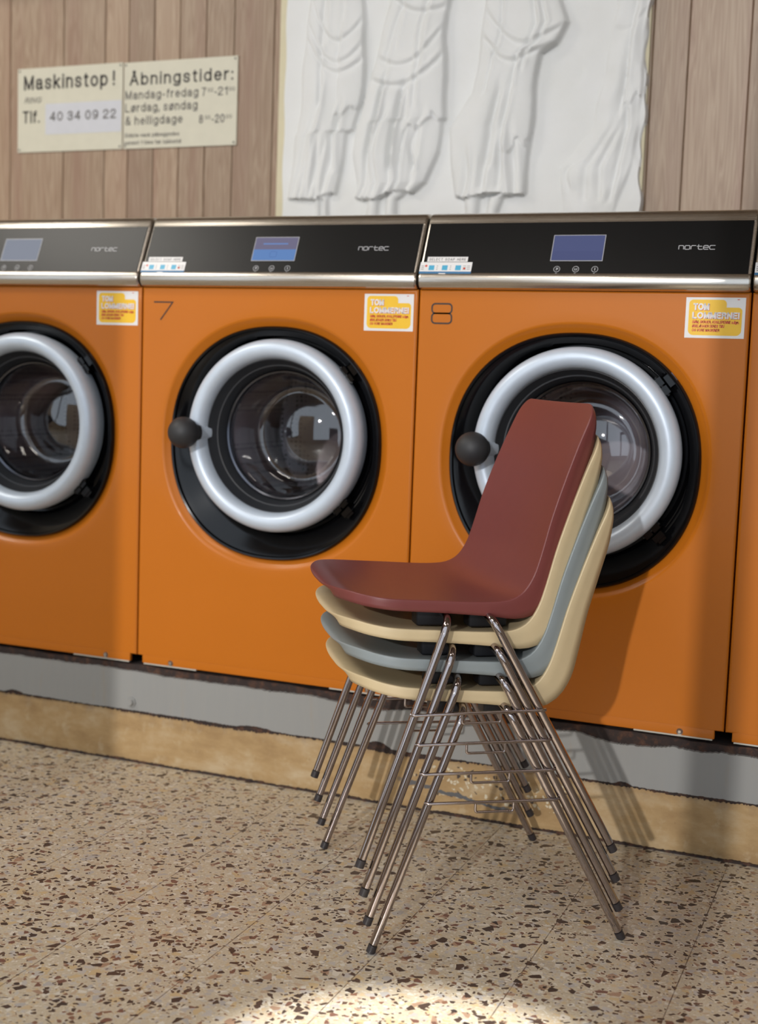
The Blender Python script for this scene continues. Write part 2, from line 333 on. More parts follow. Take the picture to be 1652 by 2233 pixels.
M['floor']=terrazzo()
def beammat():
    t=NT('grey_painted_steel'); v=t.coord((1,1,.12)); n=t.noise(v,60,3,.6); n2=t.noise(t.coord(),7,4)
    c=t.mix(n,srgb(142,144,143),srgb(150,150,147)); c=t.mix(t.ramp(n,[(.62,(0,0,0,1)),(.8,(.35,.35,.35,1))]),c,srgb(150,134,108)); c=t.mix(t.math('MULTIPLY',n2,.25),c,srgb(138,134,130))
    t.p(Base_Color=c,Roughness=.5); return t.mat
M['beam']=beammat()
def basemat():
    t=NT('ochre_concrete'); v=t.coord(); v2=t.coord((1,1,2.2)); n=t.noise(v2,7,6,.65); n2=t.noise(v,26,4,.6); n3=t.noise(v,150,3,.6)
    c=t.ramp(n,[(.3,srgb(150,120,80)),(.5,srgb(172,143,100)),(.68,srgb(186,164,130))])
    c=t.mix(t.ramp(n2,[(.56,(0,0,0,1)),(.7,(.4,.4,.4,1))]),c,srgb(196,180,150))
    c=t.mix(t.ramp(n3,[(.66,(0,0,0,1)),(.72,(.8,.8,.8,1))]),c,srgb(140,108,74))
    sp=t.n('SeparateXYZ'); t.set(sp.inputs[0],v); X,Z=sp.outputs[0],sp.outputs[2]
    def win(o,a,b,f): return t.math('MULTIPLY',t.math('SMOOTH_MIN',t.math('MAXIMUM',t.math('DIVIDE',t.math('SUBTRACT',o,a),f),0),1,0),t.math('SMOOTH_MIN',t.math('MAXIMUM',t.math('DIVIDE',t.math('SUBTRACT',b,o),f),0),1,0))
    # exposed stones where the render has worn away
    vo=t.n('TexVoronoi',feature='DISTANCE_TO_EDGE'); t.set(vo.inputs['Vector'],v); vo.inputs['Scale'].default_value=120
    va=t.n('TexVoronoi',feature='F1'); t.set(va.inputs['Vector'],v); va.inputs['Scale'].default_value=120
    sc=t.n('SeparateColor'); t.set(sc.inputs[0],va.outputs['Color'])
    st=t.math('MULTIPLY',t.math('LESS_THAN',sc.outputs[0],.3),t.math('GREATER_THAN',vo.outputs[0],.1))
    st=t.math('MULTIPLY',st,t.math('GREATER_THAN',t.math('ADD',t.math('MULTIPLY',win(X,.66,1.2,.12),win(Z,.02,.135,.03)),t.math('MULTIPLY',n,.5)),.95))
    c=t.mix(st,c,t.mix(t.math('GREATER_THAN',sc.outputs[1],.75),srgb(206,196,172),srgb(70,60,54)))
    # crack
    ln=t.math('ABSOLUTE',t.math('SUBTRACT',Z,t.math('ADD',t.math('MULTIPLY_ADD',X,-.13,.158),t.math('MULTIPLY',t.math('SUBTRACT',n2,.5),.03))))
    ck=t.math('MULTIPLY',t.math('LESS_THAN',ln,t.math('MULTIPLY',n2,.009)),win(X,.70,1.0,.03)); c=t.mix(ck,c,srgb(92,92,94))
    # dirt along the upper edge
    dt=t.math('MULTIPLY',win(Z,.1,.2,.035),t.ramp(n2,[(.45,(0,0,0,1)),(.62,(1,1,1,1))])); c=t.mix(t.math('MULTIPLY',dt,.55),c,srgb(116,98,86))
    t.p(Base_Color=c,Roughness=.7); t.bump(n3,.3,.001); return t.mat
M['base']=basemat()
def rustmat():
    t=NT('rusty_grime'); v=t.coord(); n=t.noise(v,50,5,.7); n2=t.noise(v,14,3)
    c=t.ramp(n,[(.3,srgb(30,22,22)),(.5,srgb(56,42,36)),(.62,srgb(104,66,44)),(.75,srgb(120,100,82))]); c=t.mix(n2,c,srgb(48,38,36))
    t.p(Base_Color=c,Roughness=.85); t.bump(n,.6,.003); return t.mat
M['rust']=rustmat()
M['wallpaint']=plain('beige_wall_paint',(196,184,166),.8)
M['ceil']=plain('brown_ceiling_boards',(150,132,112),.7)
M['frame']=plain('dark_window_frame',(70,60,52),.5)

# ------------------------------------------------------------------ room shell
def struct(name,mb,mats,**kw):
    return tag(obj(name,mb.mesh(name,mats,**kw)),kind='structure')
XL,XR,YF,YB,ZC=-3.6,4.4,-3.1,.70,3.45
struct('floor',MB().box((XL,YF,-.05),(XR,YB+.1,0)),M['floor'],smooth=False)
struct('ceiling',MB().box((XL,YF,ZC),(XR,YB+.1,ZC+.05)),M['ceil'],smooth=False)
struct('wall_left',MB().box((XL-.1,YF,0),(XL,YB,ZC)),M['wallpaint'],smooth=False)
struct('wall_right',MB().box((XR,YF,0),(XR+.1,YB,ZC)),M['wallpaint'],smooth=False)
# panelled wall: boards with V grooves, uneven widths
gro=[-3.6,-3.4,-3.3,-3.1,-2.95,-2.86,-2.7,-2.5,-2.41,-2.25,-2.1,-1.92,-1.83,-1.66,-1.5,-1.41,-1.2,-1.03,-.944,-.744,-.593,-.509,-.42,-.332,-.243,-.15,-.02,.1,.19,.35,.5,.59,.76,.85,.97,1.068,1.159,1.312,1.47,1.56,1.72,1.87,1.96,2.1,2.3,2.4,2.55,2.7,2.8,3.0,3.15,3.3,3.4,3.6,3.8,3.9,4.1,4.25,4.4]
mb=MB(); pl=[]; g=.0025
for a,b in zip(gro[:-1],gro[1:]):
    r=random.random(); x0=a+(g if a>gro[0] else 0); x1=b-(g if b<gro[-1] else 0)
    mb.quad([(x0,YB,0),(x1,YB,0),(x1,YB,ZC),(x0,YB,ZC)]); pl.append(r)
    if b<gro[-1]:
        mb.quad([(b-g,YB,0),(b,YB+.006,0),(b,YB+.006,ZC),(b-g,YB,ZC)]); pl.append(r)
        mb.quad([(b,YB+.006,0),(b+g,YB,0),(b+g,YB,ZC),(b,YB+.006,ZC)]); pl.append(r)
mb.box((XL,YB+.02,0),(XR,YB+.1,ZC)); pl+=[.5]*6
me=mb.mesh('wall_back',M['wood'],smooth=False)
at=me.attributes.new('plank','FLOAT','FACE'); at.data.foreach_set('value',pl)
tag(obj('wall_back',me),kind='structure')
# window wall behind the camera: piers, transom, sill
mb=MB()
SILL=.3
mb.box((XL,YF-.1,0),(XR,YF,SILL)).box((XL,YF-.1,3.28),(XR,YF,ZC+.05))
mb.box((XL,YF-.1,SILL),(-3.3,YF,3.28)).box((3.9,YF-.1,SILL),(XR,YF,3.28))
mb.box((-1.3,YF-.1,SILL),(.066,YF,2.12))      # unseen pier, width and height set for the shade on the left machine
struct('wall_front',mb,M['wallpaint'],smooth=False)
mb=MB()
for x in (-2.2,1.545,2.75): mb.box((x-.05,YF-.08,SILL),(x+.05,YF-.02,3.28))
mb.box((-3.3,YF-.08,SILL),(3.9,YF-.02,SILL+.05)).box((-3.3,YF-.08,3.23),(3.9,YF-.02,3.28))
struct('window_1',mb,M['frame'],smooth=False)

# concrete base, steel beam and grime below the machines
def noise1(x,s,a): 
    return a*(math.sin(x*s*1.0+s)+.6*math.sin(x*s*2.3+1.7*s)+.45*math.sin(x*s*5.1+.3)+.3*math.sin(x*s*11.7+2.2))/2.3
rn=random.Random(3)
def strip(name,x0,x1,zt,zb,y,th,mat,dx=.005):
    xs=[x0+(x1-x0)*i/int((x1-x0)/dx) for i in range(int((x1-x0)/dx)+1)]
    T=[zt(x) for x in xs]; B=[zb(x) for x in xs]; m=MB(); n=len(xs)
    vs=[(x,y,t) for x,t in zip(xs,T)]+[(x,y,b) for x,b in zip(xs,B)]+[(x,y+th,t) for x,t in zip(xs,T)]+[(x,y+th,b) for x,b in zip(xs,B)]
    fs=[]
    for i in range(n-1):
        fs+=[(n+i,n+i+1,i+1,i),(i,i+1,2*n+i+1,2*n+i),(3*n+i,3*n+i+1,n+i+1,n+i),(2*n+i,2*n+i+1,3*n+i+1,3*n+i)]
    fs+=[(0,2*n,3*n,n),(n-1,2*n-1,4*n-1,3*n-1)]
    m.add(vs,fs); return struct(name,m,mat,smooth=False)
struct('trim_1',MB().box((XL,0,0),(XR,YB,.17)),M['base'],smooth=False)
def patch(x,c,w,h): return h*max(0,1-((x-c)/w)**2)
beam=strip('trim_2',XL,XR,lambda x:.2315+noise1(x,9,.004)+rn.uniform(-.0012,.0012)-patch(x,1.235,.1,.013)-patch(x,1.39,.05,.006)-patch(x,.62,.12,.012),
      lambda x:.1335+noise1(x,13,.0012)+rn.uniform(-.001,.0006)+patch(x,.66,.035,.014)+patch(x,.34,.05,.006)+patch(x,-.37,.03,.007)+patch(x,1.235,.02,.006),-.005,.03,M['beam'],.003)
strip('trim_3',XL,XR,lambda x:.15,lambda x:.1275+noise1(x,10,.003)+rn.uniform(-.0022,.0022)-patch(x,.28,.2,.004)-patch(x,.73,.12,.006),-.002,.004,M['rust'],.003)
strip('trim_4',XL,XR,lambda x:.248+noise1(x,15,.003),lambda x:.215,.006,.6,M['rust'],.01)
strip('trim_5',XL,XR,lambda x:.0045+noise1(x,21,.0022)+rn.uniform(-.001,.001),lambda x:0.0,-.006,.006,M['rust'],.004)
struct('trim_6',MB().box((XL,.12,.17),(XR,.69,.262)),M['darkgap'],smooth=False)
# bolt on the beam
b=MB(); c=(0,0)
b.lathe([(.0,-.009),(.007,-.0095),(.0085,-.007),(.0095,-.003),(.013,-.003),(.0135,0)],(0,0),8)
obj('bolt',b.mesh('bolt',M['beam']),beam,(-.010,-.0052,.154))

# ------------------------------------------------------------------ washing machines
ZB,ZT=.254,1.186
W=.72; CX,CZ,AX,NX=.361,.822,.277,2.2
RX,RZ=.372,.842
def sup(a,k,y,n=128):
    out=[]
    for i in range(n):
        th=2*PI*i/n; c=math.cos(th); s_=math.sin(th)
        r=a/((abs(c)**NX+abs(s_)**NX)**(1/NX)); out.append((CX+r*k*c,y,CZ+r*k*s_))
    return out
def circ(r,y,n=128): return [(RX+r*math.cos(2*PI*i/n),y,RZ+r*math.sin(2*PI*i/n)) for i in range(n)]
def rectloop(x0,x1,z0,z1,y,n=128):
    out=[]
    for i in range(n):
        th=2*PI*i/n; c=math.cos(th); s_=math.sin(th); t=1e9
        if c>1e-9: t=min(t,(x1-CX)/c)
        if c<-1e-9: t=min(t,(x0-CX)/c)
        if s_>1e-9: t=min(t,(z1-CZ)/s_)
        if s_<-1e-9: t=min(t,(z0-CZ)/s_)
        out.append([CX+c*t,y,CZ+s_*t])
    for X in (x0,x1):
        for Z_ in (z0,z1):
            j=min(range(n),key=lambda i:(out[i][0]-X)**2+(out[i][2]-Z_)**2); out[j]=[X,y,Z_]
    return out
PNL0=(-.0135,1.222); PNL1=(.035,1.334)
def pnl(off):   # maps (x, distance up the panel) to the tilted control panel face
    L=math.hypot(PNL1[0]-PNL0[0],PNL1[1]-PNL0[1]); d=((PNL1[0]-PNL0[0])/L,(PNL1[1]-PNL0[1])/L); nn=(-d[1],d[0])
    return lambda x,s:(x,PNL0[0]+d[0]*s+nn[0]*off,PNL0[1]+d[1]*s+nn[1]*off)
def zs(z): return (z-PNL0[1])/(PNL1[1]-PNL0[1])*math.hypot(PNL1[0]-PNL0[0],PNL1[1]-PNL0[1])
def flat(off,y0=0.0): return lambda x,z:(x,y0-off,z)
ME={}
G=.002
x0,x1=G,W-G
# body with pressed dish around the opening
m=MB(); e=.003
zf=.276
m.loops([rectloop(x0,x1,zf,ZT,e),rectloop(x0+e,x1-e,zf+e*.6,ZT-e,0),rectloop(x0+e*2,x1-e*2,zf+e*1.6,ZT-e*2,0),sup(AX,1.16,0),sup(AX,1.085,0),sup(AX,1.07,.0006),sup(AX,1.055,.0035),sup(AX,1.035,.009),sup(AX,1.0,.013),sup(AX,.985,.016)])
m.box((x0,e,zf),(x0+.003,.66,ZT)).box((x1-.003,e,zf),(x1,.66,ZT)).box((x0+.003,.655,zf),(x1-.003,.66,ZT)).box((x0+.003,.09,zf),(x1-.003,.655,zf+.003))
ME['body']=m.mesh('body',M['orange'],angle=50)
m=MB().box((.016,.0005,ZB+.003),(W-.020,.012,zf+.003),0,.0025)
m.box((.02,.002,ZB),(.17,.011,ZB+.0035),1).box((W-.19,.002,ZB),(W-.024,.011,ZB+.0035),1)
ME['bottom_flange']=m.mesh('bottom_flange',[M['orange'],M['whiteedge']])
def screwm():
    m=MB(); m.lathe([(.0,-.0035),(.003,-.0035),(.0045,-.002),(.0050,0),(.0072,0),(.0072,.001)],(0,0),20); m.box((-.002,-.0042,-.0004),(.002,-.0034,.0004)); return m.mesh('screw',M['screw'])
ME['screw']=screwm()
# surround
m=MB(); m.loops([sup(AX,1.0,.012),sup(AX,.995,.004),sup(AX,.985,.0015),sup(AX,.972,.003),sup(AX,.966,.009),sup(AX,.96,.014)])
m.loops([sup(AX,.966,.010),sup(AX,.95,.012),sup(AX,.92,.016),[(a[0]*.5+b_[0]*.5,.028,a[2]*.5+b_[2]*.5) for a,b_ in zip(sup(AX,.9,0),circ(.235,0))],circ(.238,.036),circ(.232,.044),circ(.205,.046),circ(.17,.05)])
ME['door_surround']=m.mesh('door_surround',M['blackplastic'],angle=40)
# moulded lips on the hinge side of the surround
m=MB()
for rr,a0,a1,y,t in ((.247,48,82,.022,.0028),(.240,44,76,.024,.002),(.250,-38,36,.022,.003),(.243,-36,30,.026,.0022),(.256,-20,28,.018,.002)):
    m.tube([(RX+rr*math.cos(math.radians(a0+(a1-a0)*k/24)),y,RZ-.004+rr*math.sin(math.radians(a0+(a1-a0)*k/24))) for k in range(25)],t,10)
ME['surround_lip']=m.mesh('surround_lip',M['blackplastic'])
# ring
prof=[(.181,.02),(.1805,-.005),(.182,-.014),(.185,-.022),(.190,-.0285),(.196,-.0325),(.204,-.034),(.211,-.0325),(.218,-.028),(.2235,-.020),(.2265,-.010),(.227,.002),(.2255,.014),(.222,.03),(.2,.034),(.181,.02)]
ME['door_ring']=MB().lathe(prof,(RX,RZ),128).mesh('door_ring',M['silver'],angle=60)
prof=[(.1815,-.004),(.1785,-.0045),(.175,.004),(.170,.014),(.1675,.019),(.1645,.0195),(.160,.032),(.156,.046),(.1555,.060),(.177,.062)]
ME['inner_cone']=MB().lathe(prof,(RX,RZ),128).mesh('inner_cone',M['coneplastic'],angle=30)
ME['glass_rim']=MB().lathe([(.1555,.046),(.153,.044),(.149,.046),(.1475,.050),(.1475,.056),(.1555,.056),(.1555,.046)],(RX,RZ),128).mesh('glass_rim',M['chromering'],angle=30)
prof=[(.1485,.050),(.145,.056),(.141,.075),(.136,.105),(.129,.130),(.119,.146),(.108,.151),(.095,.147),(.078,.139),(.055,.1315),(.028,.1265),(.0,.125)]
ME['door_glass']=MB().lathe(prof,(RX,RZ),96).mesh('door_glass',M['glass'],angle=60)
prof=[(.178,.058),(.172,.064),(.162,.072),(.158,.080),(.160,.090),(.172,.095)]
ME['door_gasket']=MB().lathe([(.204,.054)]+prof,(RX,RZ),96).mesh('door_gasket',plain('grey_rubber_gasket',(112,116,124),.35),angle=60)
prof=[(.172,.094),(.168,.098),(.176,.104),(.205,.112),(.235,.130),(.240,.15),(.240,.50),(.2,.515),(.1,.52),(.0,.52)]
ME['drum']=MB().lathe(prof,(RX,RZ),96).mesh('drum',M['drum'],angle=60)
# knob
kx,kz=.162,.842
ME['door_knob']=MB().sphere((kx,-.066,kz),.0375,48,24,(1,.95,1)).tube([(kx+.001,-.04,kz),(kx+.004,-.02,kz)],.022,32,0,True,.026).mesh('door_knob',M['knob'],angle=60)
ME['knob_stem']=MB().tube([(kx+.004,-.022,kz-.001),(kx+.010,.01,kz-.001)],.026,40,0,True,.028).mesh('knob_stem',M['silver'],angle=60)
def hinge(sgn):
    a=math.radians(40 if sgn>0 else -42); m=MB(); ux,uz=math.cos(a),math.sin(a); tx,tz=-uz,ux
    def blk(r0,r1,t0,t1,ya,yb,mi):
        vs=[]
        for y in (ya,yb):
            for r,t in ((r0,t0),(r1,t0),(r1,t1),(r0,t1)): vs.append((RX+ux*r+tx*t,y,RZ+uz*r+tz*t))
        m.add(vs,[(0,3,2,1) if False else (3,2,1,0),(4,5,6,7),(0,1,5,4),(1,2,6,5),(2,3,7,6),(3,0,4,7)],mi)
    blk(.222,.240,-.020,-.002,.000,.03,0); blk(.222,.240,.002,.020,.000,.03,0)
    blk(.244,.258,-.012,.014,.004,.03,0); blk(.2585,.264,-.008,.012,.0065,.02,1)
    m.tube([(RX+ux*.231+tx*t,.004,RZ+uz*.231+tz*t) for t in (-.024,.024)],.004,12,0)
    return m.mesh('hinge',[M['blackplastic'],M['chromering'] if sgn>0 else M['blackplastic']],angle=30)
ME['hinge_a']=hinge(1); ME['hinge_b']=hinge(-1)
# console : brushed steel housing with black panel
prof=[(.006,1.1865),(-.006,1.1865),(-.014,1.190),(-.0185,1.196),(-.0205,1.204),(-.0195,1.212),(-.0165,1.2185),PNL0,(PNL0[0]+.0015,PNL0[1]+.0005),(PNL1[0]+.0015,PNL1[1]-.0005),PNL1,(.0385,1.340),(.042,1.348),(.048,1.3545),(.057,1.358),(.07,1.3595),(.55,1.3595),(.56,1.35),(.56,1.1865)]
def cons():
    m=MB(); ls=[]
    n=len(prof); cyp,czp=.2,1.27
    for x,k in ((x0,.010),(x0+.001,.004),(x0+.0035,.001),(x0+.007,0),(x1-.007,0),(x1-.0035,.001),(x1-.001,.004),(x1,.010)):
        ls.append([(x,y+(k if y<.3 else -k),z+((-k*.7 if z>1.30 else (k*.35 if z<1.25 else 0)))) for y,z in prof])
    m.loops(ls,0,True,(True,True)); return m.mesh('console_housing',M['steel'],angle=25,flip=True)
ME['console_housing']=cons()
m=MB(); o1=pnl(.0003); o2=pnl(-.004); LP=math.hypot(PNL1[0]-PNL0[0],PNL1[1]-PNL0[1])
xa,xb=x0+.007,x1-.007
m.loops([[o2(xa,0.0),o2(xb,0.0),o2(xb,LP),o2(xa,LP)],[o1(xa,0.0),o1(xb,0.0),o1(xb,LP),o1(xa,LP)]],0,True,(False,True))
ME['control_panel']=m.mesh('control_panel',M['panel'],angle=30)
SX0,SX1,SZ0,SZ1=.299,.409,zs(1.2495),zs(1.304)
f=pnl(.0008); m=MB(); m.quad([f(SX0-.0015,SZ0-.0015),f(SX1+.0015,SZ0-.0015),f(SX1+.0015,SZ1+.0015),f(SX0-.0015,SZ1+.0015)])
ME['screen_frame']=m.mesh('screen_frame',M['lightprint'],smooth=False)
def scr(mat,txt=False):
    f=pnl(.0012); m=MB(); m.quad([f(SX0,SZ0),f(SX1,SZ0),f(SX1,SZ1),f(SX0,SZ1)])
    if txt:
        g2=pnl(.0015); h=SZ1-SZ0
        m.box((0,0,0),(0,0,0),1) if False else None
        ribbon(m,[(SX0+.022,SZ0+h*.72),(SX0+.086,SZ0+h*.72)],.0035,g2,1)
        ribbon(m,rrect(SX0+.045,SX0+.062,SZ0+h*.14,SZ0+h*.38,.003),.0008,g2,1,True)
    return m.mesh('screen',[mat,M['scr_text']],smooth=False)
ME['screen_blue']=scr(M['scr_blue']); ME['screen_half']=scr(M['scr_half'],True); ME['screen_white']=scr(M['scr_white'])
for i,kind in enumerate(('hand','cup','info')):
    f=pnl(.001); m=MB(); bx=.315+.041*i; bz=zs(1.2305)
    ribbon(m,[(bx+.0066*math.cos(2*PI*k/28),bz+.0066*math.sin(2*PI*k/28)) for k in range(28)],.0011,f,0,True)
    if kind=='hand': ribbon(m,[(bx-.001,bz-.003),(bx-.001,bz+.0025),(bx+.0018,bz+.0025),(bx+.0022,bz+.0002),(bx-.0008,bz-.0002)],.0016,f)
    elif kind=='cup': ribbon(m,[(bx-.003,bz+.002),(bx-.0022,bz-.0022),(bx+.0022,bz-.0022),(bx+.003,bz+.002)],.0011,f); ribbon(m,[(bx-.003,bz+.0006),(bx+.003,bz+.0006)],.0011,f)
    else: ribbon(m,[(bx,bz-.003),(bx,bz+.0035)],.002,f)
    ribbon(m,[(bx-.002,bz-.0098),(bx+.0012,bz-.0098)],.0012,f)
    ME['button_%d'%i]=m.mesh('touch_button',M['lightprint'],smooth=False)
# wordmark drawn as squared strokes
def wordmark():
    f=pnl(.001); m=MB(); h=.0088; w=.0098; g_=.0026; x=.566; z=zs(1.277)-h/2; t=.0016; r=.002
    def st(p,closed=False): ribbon(m,[(x+a,z+b_) for a,b_ in p],t,f,0,closed)
    st([(0,0),(0,h)]); st([(0,h),(w-r,h),(w,h-r),(w,0)]); x+=w+g_
    st([(a-x+0,b_-z) for a,b_ in rrect(x,x+w,z,z+h,r,3)],True); x+=w+g_
    st([(0,0),(0,h-r),(r,h),(w,h)]); x+=w+g_*.6
    st([(w*.35,h*1.25),(w*.35,r),(w*.35+r,0),(w*1.25,0)]); st([(0,h*.8),(w*1.1,h*.8)]); x+=w*1.25+g_*.6
    st([(w,0),(r,0),(0,r),(0,h-r),(r,h),(w-r,h),(w,h-r),(w,h*.5),(0,h*.5)]); x+=w+g_
    st([(w*1.15,0),(r,0),(0,r),(0,h-r),(r,h),(w*1.15,h)])
    return m.mesh('wordmark',M['lightprint'],smooth=False)
ME['wordmark']=wordmark()
def soap():
    m=MB(); f=pnl(.0009); f2=pnl(.0012); f3=pnl(.0014)
    b0=zs(1.2195); b1=zs(1.2455); s0=zs(1.2465); s1=zs(1.2575); q=lambda fn,a,b_,c,d,mi:m.quad([fn(a,c),fn(b_,c),fn(b_,d),fn(a,d)],mi)
    q(f,.0035,.124,b0,b1,0); q(f2,.0035,.124,b0,b0+.0052,1); q(f,.018,.112,s0,s1,0)
    q(f3,.050,.066,b0-.0012,b0+.0012,0)
    for x in (.031,.062,.093): q(f2,x-.0065,x+.0065,b0+.0085,b0+.0205,2)
    for x,z in ((.018,b0+.019),(.1075,b0+.013)): m.add([f2(x+.0028*math.cos(k*PI/6),z+.0028*math.sin(k*PI/6)) for k in range(12)],[tuple(range(12))],3)
    for x in (.0065,.0425,.0735,.104,.1135):
        for k in range(3): ribbon(m,[(x,b0+.0105+k*.0042),(x+(.007 if x>.1 or x<.01 else .0035),b0+.0105+k*.0042)],.0009,f2,4)
    lettering(m,'SELECT  SOAP  HERE',.0225,.1075,s0+.0025,.0062,f2,4,.13,0,.3)
    return m.mesh('soap_label',[M['white'],M['blueprint'],M['lightblue'],M['red'],M['ink']],smooth=False)
ME['soap_label']=soap()
def sticker():
    m=MB(); a,b_,c,d=.5892,.7088,1.0930,1.1755
    f0=flat(.0004); f1=flat(.0006); f2=flat(.0008); f3=flat(.0010)
    m.quad([f0(a,c),f0(b_,c),f0(b_,d),f0(a,d)],0)
    # yellow tab shape
    X0,X1,Z0,Z1=a+.0065,b_-.006,c+.0055,d-.0045; zm=Z1-.0155; xm=X0+.0755; r=.011
    pts=[]
    def arc(cx,cz,r_,a0,a1,n=7):
        for k in range(n+1):
            t=math.radians(a0+(a1-a0)*k/n); pts.append((cx+r_*math.cos(t),cz+r_*math.sin(t)))
    arc(X0+r,Z0+r,r,180,270); arc(X1-r,Z0+r,r,270,360); arc(X1-.008,zm-.008,.008,0,90); pts.append((xm,zm)); arc(xm-r*.8,Z1-r*.8,r*.8,0,90); arc(X0+r*.8,Z1-r*.8,r*.8,90,180)
    m.add([f1(x,z) for x,z in pts],[tuple(range(len(pts)))],1)
    for off,fn,mi in ((.0009,f2,2),(0,f3,0)):
        lettering(m,'TOM',a+.0155+off,a+.047+off,d-.0258-off,.0140,fn,mi,.23,0,.085)
        lettering(m,'LOMMERNE!',a+.0140+off,a+.1085+off,d-.0432-off,.0135,fn,mi,.23,0,.085)
    lettering(m,'SØM, SKRUER, KUGLEPENNE o.lign.',a+.0145,a+.1085,d-.0530,.0062,f2,2,.2,.12,.1)
    lettering(m,'ØDELÆGGER DERES TØJ',a+.0145,a+.079,d-.0613,.0062,f2,2,.2,.12,.1)
    lettering(m,'OG VORE MASKINER',a+.0145,a+.070,d-.0695,.0062,f2,2,.2,.12,.1)
    ribbon(m,[(b_-.017,d-.004),(b_-.012,d-.004)],.0014,f1,2)
    return m.mesh('sticker',[M['white'],M['yellow'],M['red']],smooth=False)
ME['sticker']=sticker()
def numeral(k):
    m=MB(); f=flat(.0006)
    if k==7: ribbon(m,[(.034,1.1505),(.0865,1.1505),(.053,1.108)],.0034,f)
    if k==8:
        ribbon(m,rrect(.0325,.079,1.1345,1.1555,.008),.0034,f,0,True); ribbon(m,rrect(.0325,.079,1.1125,1.1345,.008),.0034,f,0,True)
    return m.mesh('numeral',M['ink'],smooth=False)
def machine(i,label,screen,num=None):
    r=bpy.data.objects.new('washing_machine',None); COL.objects.link(r); r.location=(i*W,0,ZB); r.empty_display_size=.1
    tag(r,label,'washing machine','orange washing machines along the wall')
    P=lambda n,key=None,par=r,lc=(0,0,-ZB): obj(n,ME[key or n],par,lc)
    body=P('body'); P('bottom_flange')
    for sx in (.098,W-.092):
        s_=P('screw','screw',r,(sx,0.0005,.2645-ZB))
    P('door_surround'); 
    lip=obj('surround_lip',ME['surround_lip'],r,(0,0,-ZB))
    ring=P('door_ring'); 
    for n in ('inner_cone','glass_rim','door_glass','knob_stem','door_knob'):
        c=obj(n,ME[n],ring,(0,0,0))
        if n=='door_knob': c['label']='matt black ball knob'
    P('hinge','hinge_a'); P('hinge','hinge_b')
    P('door_gasket'); P('drum')
    con=P('console_housing')
    pan=P('control_panel')
    for n,key in (('screen_frame','screen_frame'),('screen','screen_'+screen),('touch_button','button_0'),('touch_button','button_1'),('touch_button','button_2'),('wordmark','wordmark')):
        obj(n,ME[key],pan,(0,0,0))
    P('soap_label')['label']='white and blue soap selection label reading SELECT SOAP HERE'
    P('sticker')['label']='white and yellow sticker reading TOM LOMMERNE!'
    if num: 
        o=obj('numeral',numeral(num),r,(0,0,-ZB)); o['label']='black number %d'%num
    return r
machine(-1,'orange washing machine with a pale white screen, cut off by the left edge','white')
machine(0,'orange washing machine with the number 7 and a half pink, half blue screen','half',7)
machine(1,'orange washing machine with the number 8, behind the stacked chairs','blue',8)
machine(2,'orange washing machine right of number 8, only a sliver of its front showing','blue')

# ------------------------------------------------------------------ stacking chairs
CC=Vector((1.00953,-.40817,0)); FW=Vector((-.8278,-.5610,0)).normalized()
DU,DZ=.0083,.0535
def cat(P,n):
    out=[]; P=[P[0]]+list(P)+[P[-1]]
    for i in range(1,len(P)-2):
        for k in range(n):
            t=k/n; p0,p1,p2,p3=P[i-1],P[i],P[i+1],P[i+2]
            out.append(tuple(.5*((2*b)+(-a+c)*t+(2*a-5*b+4*c-d)*t*t+(-a+3*b-3*c+d)*t**3) for a,b,c,d in zip(p0,p1,p2,p3)))
    out.append(tuple(P[-1])); return out
# control rows: u, z, half width, skirt depth, flare, dish   (given for the topmost chair)
CT=[(.302,.616,.229,.019,-.1,.000),(.296,.6215,.229,.019,-.1,.001),(.275,.6235,.229,.019,-.05,.003),(.245,.6205,.230,.019,.0,.006),(.20,.617,.231,.020,-.02,.008),(.13,.6145,.231,.021,-.05,.010),
    (.065,.612,.230,.023,-.05,.010),(.020,.6125,.229,.028,-.08,.010),(-.006,.617,.228,.038,-.12,.009),(-.027,.630,.226,.050,-.2,.007),(-.043,.655,.224,.053,-.28,.008),(-.055,.69,.222,.050,-.35,.016),(-.074,.76,.219,.045,-.4,.021),
    (-.096,.825,.215,.041,-.45,.021),(-.119,.885,.210,.035,-.5,.017),(-.136,.925,.207,.021,-.5,.010),(-.1475,.950,.206,.008,-.5,.004),(-.151,.9575,.206,.005,-.5,.003)]
PIT=.0072; DZC=.0530
def to_local(u,z):   # undo the lean and lift of the topmost chair
    u-=3*DU; z-=3*DZC; a=3*PIT; return u*math.cos(a)-z*math.sin(a), z*math.cos(a)+u*math.sin(a)
